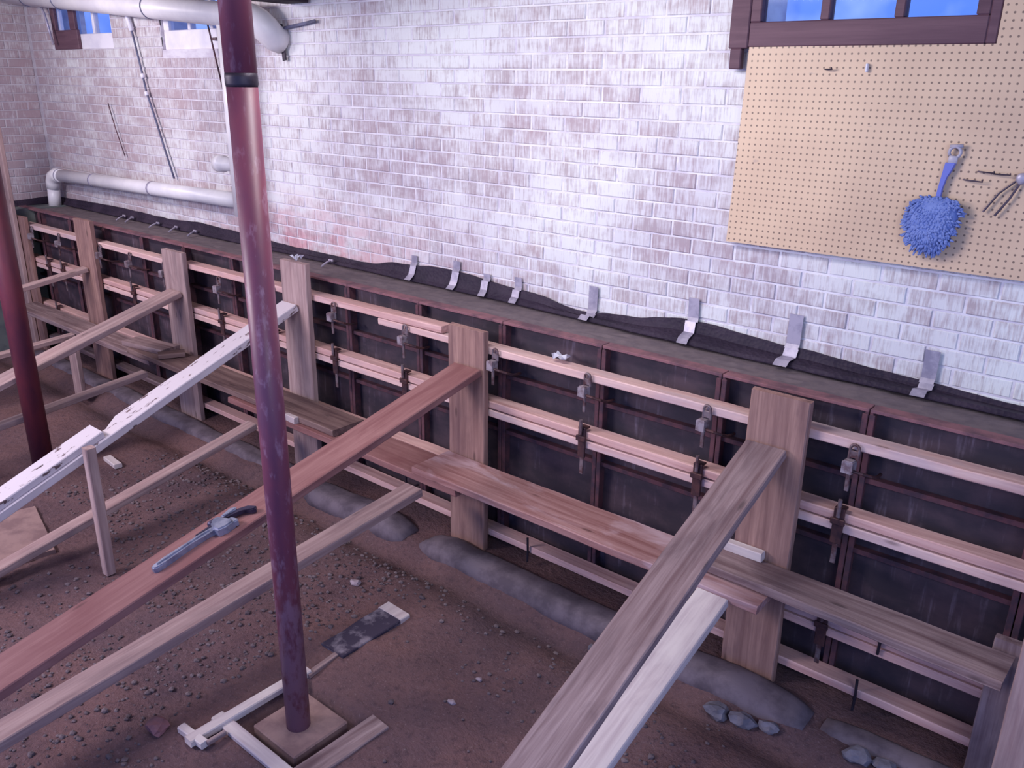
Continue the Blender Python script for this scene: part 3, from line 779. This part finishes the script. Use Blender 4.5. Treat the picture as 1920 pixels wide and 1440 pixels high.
# ================================================================ PIPE WRENCH on the red raker
b0, b1 = Vector((-2.815, 3.015, 1.045)), Vector((-2.815, .726, .535)); d = (b0-b1).normalized()
zdir = Vector((1, 0, 0)).cross(d)
org = Vector((-2.812, 1.275, 0)); org.z = .535 + (org.y-.726)*(.51/2.289) + .001
a = math.radians(3)
xx = (d*math.cos(a) + Vector((1, 0, 0))*math.sin(a)*.3).normalized(); yy = zdir.cross(xx).normalized()
mw = Matrix(((xx.x, yy.x, zdir.x, org.x), (xx.y, yy.y, zdir.y, org.y), (xx.z, yy.z, zdir.z, org.z), (0, 0, 0, 1)))
wr = empty('pipe_wrench', (0, 0, 0), 'grey steel pipe wrench lying on the reddish raker', 'wrench'); wr.matrix_world = mw
def wp(name, mat, f, smooth=False):
    bm = bmesh.new(); f(bm); return link(name, finish(bm, name, mat, smooth), wr)
# u along the handle, v across (+v = left when looking up the handle)
wp('handle', M['wrench'], lambda bm: prism(bm, [(0, -.016), (.012, -.024), (.06, -.022), (.16, -.014), (.24, -.014), (.29, -.024), (.29, .018), (.24, .012), (.16, .010), (.06, .010), (.012, .008), (0, .002)], 0, .024, .005))
wp('handle_rib', M['wrench'], lambda bm: prism(bm, [(.02, -.012), (.25, -.006), (.25, .002), (.02, -.002)], .022, .029, .002))
wp('housing', M['wrench'], lambda bm: prism(bm, [(.265, -.046), (.30, -.056), (.335, -.052), (.340, -.022), (.318, -.006), (.320, .030), (.298, .040), (.276, .026), (.262, -.010)], .0, .036, .006))
wp('heel_jaw', M['wrench'], lambda bm: prism(bm, [(.318, -.050), (.350, -.056), (.358, -.044), (.350, -.012), (.322, -.010)], .004, .030, .004))
wp('adjusting_nut', M['wrench_dark'], lambda bm: tube(bm, [(.268, .032, .018), (.274, .032, .018), (.302, .032, .018), (.308, .032, .018)], [.010, .016, .016, .010], 14), True)
wp('hook_jaw', M['wrench_dark'], lambda bm: prism(bm, [(.20, .022), (.35, .022), (.40, .018), (.435, -.002), (.452, -.034), (.440, -.048), (.424, -.040), (.408, -.012), (.385, .000), (.35, .004), (.20, .008)], .006, .026, .004))
wp('shank_top', M['wrench'], lambda bm: prism(bm, [(.325, .030), (.375, .040), (.398, .026), (.388, .012), (.350, .018), (.328, .016)], .004, .034, .005))

# ================================================================ PIPES
root = empty('drain_pipe', (-5.3, 3.42, 1.6), 'white plastic drain pipe: upper run, hidden stack and floor-level run along the brick wall', 'pipe')
def pipe(name, pts, r, mat=M['pvc'], n=20):
    bm = bmesh.new(); tube(bm, [Vector(p)-Vector((-5.3, 3.42, 1.6)) for p in pts], r, n); return link(name, finish(bm, name, mat, True), root)
pipe('upper_run', [(-8.68, 3.38, 3.075), (-5.12, 3.38, 2.785)], .075)
pipe('elbow', [(-5.20, 3.38, 2.791), (-5.10, 3.38, 2.783), (-5.0, 3.395, 2.765), (-4.955, 3.42, 2.735), (-4.93, 3.45, 2.70), (-4.925, 3.49, 2.66), (-4.925, 3.55, 2.64)], [.075, .088, .090, .090, .088, .086, .084])
pipe('stack', [(-5.32, 3.40, 2.78), (-5.32, 3.40, 1.50)], .052)
pipe('lower_run', [(-8.36, 3.45, 1.545), (-5.32, 3.45, 1.592)], .055)
pipe('lower_elbow', [(-8.26, 3.45, 1.546), (-8.36, 3.45, 1.545), (-8.42, 3.45, 1.525), (-8.455, 3.45, 1.48), (-8.47, 3.45, 1.42)], [.058, .064, .066, .064, .062])
pipe('downpipe', [(-8.47, 3.45, 1.43), (-8.475, 3.44, 1.252)], .055)
pipe('cleanout', [(-5.62, 3.44, 1.835), (-5.56, 3.44, 1.835), (-5.555, 3.44, 1.835), (-5.34, 3.43, 1.84)], [.060, .060, .048, .048])
for x in (-7.62, -6.62): pipe('joint_band', [(x-.012, 3.45, 1.5455+(x+8.36)*.0155), (x+.012, 3.45, 1.5455+(x+8.36)*.0155)], .0575, M['pvc_seam'])
pipe('joint_band', [(-8.30, 3.45, 1.5455), (-8.285, 3.45, 1.5455)], .061, M['pvc_seam'])
for x in (-8.2, -7.6, -6.2): pipe('hanger', [(x-.006, 3.38, 3.075-(x+8.68)*.0815), (x+.006, 3.38, 3.075-(x+8.68)*.0815)], .079, M['cord'])

# ================================================================ CORDS on the wall
def cord(name, pts, r, mat, label, spots=()):
    root = empty(name, pts[-1], label, 'cord'); o = Vector(pts[-1])
    bm = bmesh.new(); tube(bm, [Vector(p)-o for p in pts], r, 8); link('strand', finish(bm, 'strand', mat, True), root)
    for (p, q, rr) in spots:
        bm = bmesh.new(); tube(bm, [Vector(p)-o, Vector(q)-o], rr, 8); link('bright_sleeve', finish(bm, 'bright_sleeve', M['cord_white'], True), root)
cord('hanging_cord', [(-6.87, 3.525, 2.95), (-6.79, 3.53, 2.73), (-6.72, 3.53, 2.46), (-6.685, 3.53, 2.30), (-6.59, 3.53, 2.08), (-6.50, 3.53, 1.85), (-6.42, 3.53, 1.66)], .008, M['cord'],
     'dark cord with bright white sleeves hanging on the wall between the two left windows',
     [((-6.875, 3.524, 2.96), (-6.79, 3.529, 2.74), .019), ((-6.712, 3.528, 2.43), (-6.704, 3.528, 2.40), .016), ((-6.685, 3.528, 2.30), (-6.678, 3.528, 2.27), .016)])
cord('hanging_cord', [(-5.74, 3.53, 2.80), (-5.70, 3.535, 2.62), (-5.62, 3.535, 2.32)], .006, M['rust'], 'thin reddish cord just left of the red column near the top')
cord('hanging_cord', [(-7.35, 3.535, 2.20), (-7.28, 3.535, 2.0), (-7.18, 3.535, 1.78)], .004, M['rust'], 'faint thin cord on the wall above the floor-level pipe')
cord('hanging_cord', [(-8.30, 3.50, 3.04), (-8.20, 3.50, 2.90), (-8.12, 3.50, 2.66)], .010, M['tape'], 'pale cord across the left basement window')
board('wall_strap', (-4.905, 3.532, 2.735), (-4.885, 3.532, 2.52), .035, .010, M['ring'], 'small dark iron strap on the wall right of the column top', 'strap', up=(0, -1, 0))  # dark strip standing in for a dark gap in the wall
board('wall_strap', (-4.88, 3.532, 2.71), (-4.55, 3.532, 2.745), .018, .010, M['cord'], 'thin dark batten stub on the wall below the dark joist', 'strap', up=(0, -1, 0))  # thin dark strip added where the wall has a dark mark

# ================================================================ PEGBOARD and what hangs on it
X0, X1, Z0, Z1 = -1.702, 1.05, 1.757, 2.560
bm = bmesh.new()
poly = [(0, 0), (X1-X0, 0), (X1-X0, 3.12-Z0), (-.763-X0, 3.12-Z0), (-.763-X0, Z1-Z0), (.020, Z1-Z0)]
a_ = [bm.verts.new((x, 0, z)) for x, z in poly]; b_ = [bm.verts.new((x, .006, z)) for x, z in poly]
bm.faces.new(a_); bm.faces.new(b_[::-1])
for i in range(len(poly)): bm.faces.new((a_[i], b_[i], b_[(i+1) % 6], a_[(i+1) % 6]))
pb = empty('pegboard', (X0, WY-.045, Z0), 'tan perforated hardboard sheet on the brick wall, below the brown window', 'pegboard')
link('sheet', finish(bm, 'sheet', M['peg']), pb)
bm = bmesh.new(); bx(bm, .01, X1-X0-.01, .007, .034, .006, .040, .002); link('batten', finish(bm, 'batten', M['weathered']), pb)
bm = bmesh.new(); bx(bm, .012, .045, .007, .034, .045, Z1-Z0-.01, .002); link('batten', finish(bm, 'side_batten', M['weathered']), pb)
PY = WY-.045
# duster
du = empty('duster_mitt', (-.862, PY, 1.93), 'fluffy blue chenille duster on a blue handle hanging on the pegboard', 'duster')
out = [(-.035, .098), (-.075, .075), (-.092, .03), (-.092, -.02), (-.075, -.065), (-.04, -.098), (0, -.108), (.035, -.098), (.066, -.062), (.082, -.01), (.088, .045), (.078, .085), (.03, .10)]
bm = bmesh.new()
r_ = [[bm.verts.new((x*s, y, z*s)) for x, z in out] for s, y in ((.9, -.006), (1.0, -.018), (.95, -.036), (.72, -.050), (.3, -.056))]
for p_, q_ in zip(r_, r_[1:]):
    for k in range(13): bm.faces.new((p_[k], p_[(k+1) % 13], q_[(k+1) % 13], q_[k]))
bm.faces.new(r_[0]); bm.faces.new(r_[-1][::-1])
link('pad', finish(bm, 'pad', M['blue_pile'], True), du)
bm = bmesh.new(); rr = random.Random(3)
def inside(x, z):
    c = False; n = len(out)
    for i in range(n):
        (xa, za), (xb, zb) = out[i], out[(i+1) % n]
        if (za > z) != (zb > z) and x < (xb-xa)*(z-za)/(zb-za)+xa: c = not c
    return c
cnt = 0
while cnt < 620:
    x, z = rr.uniform(-.1, .1), rr.uniform(-.115, .105)
    if not inside(x, z): continue
    cnt += 1; k = max(abs(x)/.09, abs(z)/.105); y = -.050+.030*k**3
    dx, dz = x*.25*k+rr.uniform(-.008, .008), z*.12*k - .008 + rr.uniform(-.008, .008)
    tube(bm, [(x, y+.012, z), (x+dx*.5, y-.006, z+dz*.4), (x+dx, y-.008, z+dz)], [.0045, .0052, .0028], 5)
o = link('chenille_pile', finish(bm, 'chenille_pile', M['blue_pile'], True), du); o['kind'] = 'stuff'
bm = bmesh.new()
hp = [(.004, .085, .010), (.006, .13, .009), (.012, .17, .011), (.020, .20, .017), (.026, .225, .020)]
r_ = [[bm.verts.new((x-w_, -.012, z)), bm.verts.new((x+w_, -.012, z)), bm.verts.new((x+w_*.8, -.026, z)), bm.verts.new((x-w_*.8, -.026, z))] for x, z, w_ in hp]
r_ = [[v for v in q] for q in r_]
for p_, q_ in zip(r_, r_[1:]):
    for k in range(4): bm.faces.new((p_[k], p_[(k+1) % 4], q_[(k+1) % 4], q_[k]))
bm.faces.new(r_[0]); bm.faces.new(r_[-1])
link('handle', finish(bm, 'handle', M['blue_handle']), du)
bm = bmesh.new(); tube(bm, [tuple(p) for p in arc((.034, -.018, .262), (1, 0, 0), (0, 0, 1), .020, math.pi*1.25, math.pi*3.2, 12)], .006, 8)
tube(bm, [(.014, -.018, .282), (.058, -.018, .286)], .007, 8); bx(bm, .016, .048, -.024, -.014, .222, .250, .003)
link('hanging_loop', finish(bm, 'hanging_loop', M['grey_plastic'], True), du)
# hooks
def hook(x, z, L, ang, label, mat=M['wire']):
    bm = bmesh.new(); c, s = math.cos(ang), math.sin(ang)
    tube(bm, [(0, 0, 0), (0, -.012, 0), (c*L*.5, -.018, s*L*.5), (c*L, -.018, s*L), (c*L, -.026, s*L+.006)], .0028, 6)
    tag(link('peg_hook', finish(bm, 'peg_hook', mat), loc=(x, PY, z)), label, 'hook', 'wire hooks on the pegboard')
hook(-.785, 2.098, .065, -.05, 'short dark wire hook just right of the blue duster')
hook(-.742, 2.130, .055, -.03, 'dark wire hook, upper one right of the duster')
hook(-.690, 2.125, .055, 0, 'dark wire hook at the left of the wire tool')
hook(-.600, 2.470, .03, 1.5, 'small dark hook high at the right edge of the pegboard')
hook(-1.35, 2.475, .03, 0, 'small dark hook under the brown window', M['wire'])
bm = bmesh.new(); bx(bm, -.004, .004, -.018, 0, -.014, .016, .002)
tag(link('white_peg', finish(bm, 'white_peg', M['paper']), loc=(-1.19, PY, 2.48)), 'tiny bright white peg on the pegboard below the window', 'peg')
tl = empty('wire_tool', (-.610, PY, 2.11), 'small grey two-legged tool hanging from a hook at the right edge of the pegboard', 'tool')
bm = bmesh.new(); tube(bm, [(0, -.012, 0), (-.05, -.014, -.05), (-.09, -.014, -.12)], .004, 6); link('leg', finish(bm, 'leg', M['wire']), tl)
bm = bmesh.new(); tube(bm, [(.01, -.012, -.01), (-.015, -.016, -.07), (-.05, -.016, -.13)], .004, 6); link('leg', finish(bm, 'leg2', M['wire']), tl)
bm = bmesh.new(); lump(bm, (.012, -.014, .006), (.020, .010, .022), 4, 2, .1); link('pivot', finish(bm, 'pivot', M['tape'], True), tl)

# ================================================================ FOOTING, RUBBLE, PAPER
def footing(x0, x1, yc, hw, h, label, seed):
    bm = bmesh.new(); n = int((x1-x0)/.05); cc = []
    for i in range(n+1):
        x = x0+(x1-x0)*i/n; e = min(1, i/3, (n-i)/3)**.5 if 0 < i < n else .08
        wob = .03*noise.noise(Vector((x*2.2, seed, 0))); hh = h*(1+.35*noise.noise(Vector((x*3, seed, 4))))*e
        ring = []
        for k in range(9):
            t = -1+2*k/8; y = yc+wob+hw*t*(.7+.3*e); z = hh*max(0, (1-abs(t)**3.0)) + .010*noise.noise(Vector((x*9, y*12, seed)))
            ring.append(bm.verts.new((x-x0, y-yc, max(z, -.05) if abs(t) < 1 else -.05)))
        cc.append(ring)
    for a, b_ in zip(cc, cc[1:]):
        for k in range(8): bm.faces.new((a[k], b_[k], b_[k+1], a[k+1]))
        bm.faces.new((a[8], b_[8], b_[0], a[0]))
    bm.faces.new(cc[0]); bm.faces.new(cc[-1][::-1])
    tag(link('concrete_footing', finish(bm, 'concrete_footing', M['footing'], True), loc=(x0, yc, 0)), label, 'footing', 'lumps of footing concrete before the forms')
footing(-3.03, -.85, 2.915, .115, .055, 'long rounded grey concrete footing edge between the two right uprights', 1)
footing(-4.05, -3.15, 2.90, .115, .06, 'shorter grey concrete lump left of the split-topped upright', 2)
footing(-8.2, -4.3, 2.93, .09, .035, 'low dark concrete footing at the far left', 3)
footing(-.80, .6, 2.95, .07, .03, 'low concrete footing at the lower right corner', 4)
for k, (x, y, s, lab) in enumerate([(-1.165, 2.745, .045, 'blue-grey stone at the foot of the wide upright, left one'), (-1.06, 2.76, .045, 'blue-grey stone at the foot of the wide upright, middle one'), (-.96, 2.785, .034, 'small blue-grey stone right of the foot of the wide upright'), (-.63, 2.84, .045, 'blue-grey stone in the lower right corner, left one'), (-.54, 2.86, .036, 'blue-grey stone in the lower right corner, right one'), (-1.80, 2.77, .022, 'small pinkish stone beside the footing left of the weathered raker')]):
    bm = bmesh.new(); lump(bm, (0, 0, 0), (s*1.2, s*.9, s*.6), k, 2, .35)
    tag(link('rubble_stone', finish(bm, 'rubble_stone', M['stone']), loc=(x, y, floor_h(x, y)+s*.40)), lab, 'stone', 'stones before the forms')
for k, (x, y, s, lab) in enumerate([(-2.02, 2.06, .018, 'small bright chip on the clay right of the mud-caked board'), (-2.03, 2.24, .014, 'tiny pale chip beyond the bright chip'), (-2.78, 1.19, .05, 'reddish broken stone near the bottom left of the picture'), (-2.98, 2.36, .028, 'pale chip between the tan brace and the mud-caked board')]):
    bm = bmesh.new(); lump(bm, (0, 0, 0), (s*1.1, s*.8, s*.5), k+20, 2, .3)
    tag(link('stone_chip', finish(bm, 'stone_chip', M['rust_rail'] if k == 2 else M['pale_stone']), loc=(x, y, floor_h(x, y)+s*.35)), lab, 'stone', 'stone chips on the clay')
bm = bmesh.new(); rg = random.Random(11)
base = bmesh.new(); bmesh.ops.create_icosphere(base, subdivisions=1, radius=1)
bv = [v.co.copy() for v in base.verts]; bf = [[v.index for v in f.verts] for f in base.faces]; base.free()
for k in range(7500):
    x, y = rg.uniform(-5.2, -.2), rg.uniform(.6, 2.68)
    dens = noise.noise(Vector((x*.8+2, y*1.1, 0))) + (.5 if x < -2.6 else -.22)
    if rg.random() > .35+dens: continue
    if -2.8 < x < -2.03 and 1.15 < y < 1.87: continue
    if -2.76 < x < -2.5 and 1.8 < y < 2.4: continue
    if abs(x+2.78) < .07 and abs(y-1.19) < .07 or (x < -4.28 and y < 1.75): continue
    s = rg.choice((.004, .005, .006, .007, .010, .010)) * rg.uniform(.7, 1.4); z = floor_h(x, y)+s*.3
    vs = [bm.verts.new((x+c.x*s*rg.uniform(.8, 1.5), y+c.y*s*rg.uniform(.8, 1.3), z+c.z*s*.7)) for c in bv]
    for f in bf: bm.faces.new([vs[q] for q in f])
tag(link('gravel', finish(bm, 'gravel', M['gravel'])), 'fine gravel scattered on the clay floor', 'gravel', kind='stuff')

def paper(x, y, z, s, label):
    bm = bmesh.new(); rp_ = random.Random(int(-x*100)); n = 5
    top_ = [[bm.verts.new(((i-2)*s*.4+rp_.uniform(-.15, .15)*s, (j-2)*s*.28+rp_.uniform(-.1, .1)*s, s*.35+rp_.uniform(-.3, .45)*s)) for j in range(n)] for i in range(n)]
    for i in range(n-1):
        for j in range(n-1): bm.faces.new((top_[i][j], top_[i+1][j], top_[i+1][j+1], top_[i][j+1]))
    bmesh.ops.solidify(bm, geom=list(bm.faces), thickness=.0015)
    tag(link('crumpled_paper', finish(bm, 'crumpled_paper', M['paper']), loc=(x, y, z)), label, 'paper')
paper(-4.235, 3.052, 1.385, .045, 'crumpled white paper on top of the upright behind the red column')
paper(-2.31, 3.130, 1.158, .052, 'crumpled white paper lying on the top waler')
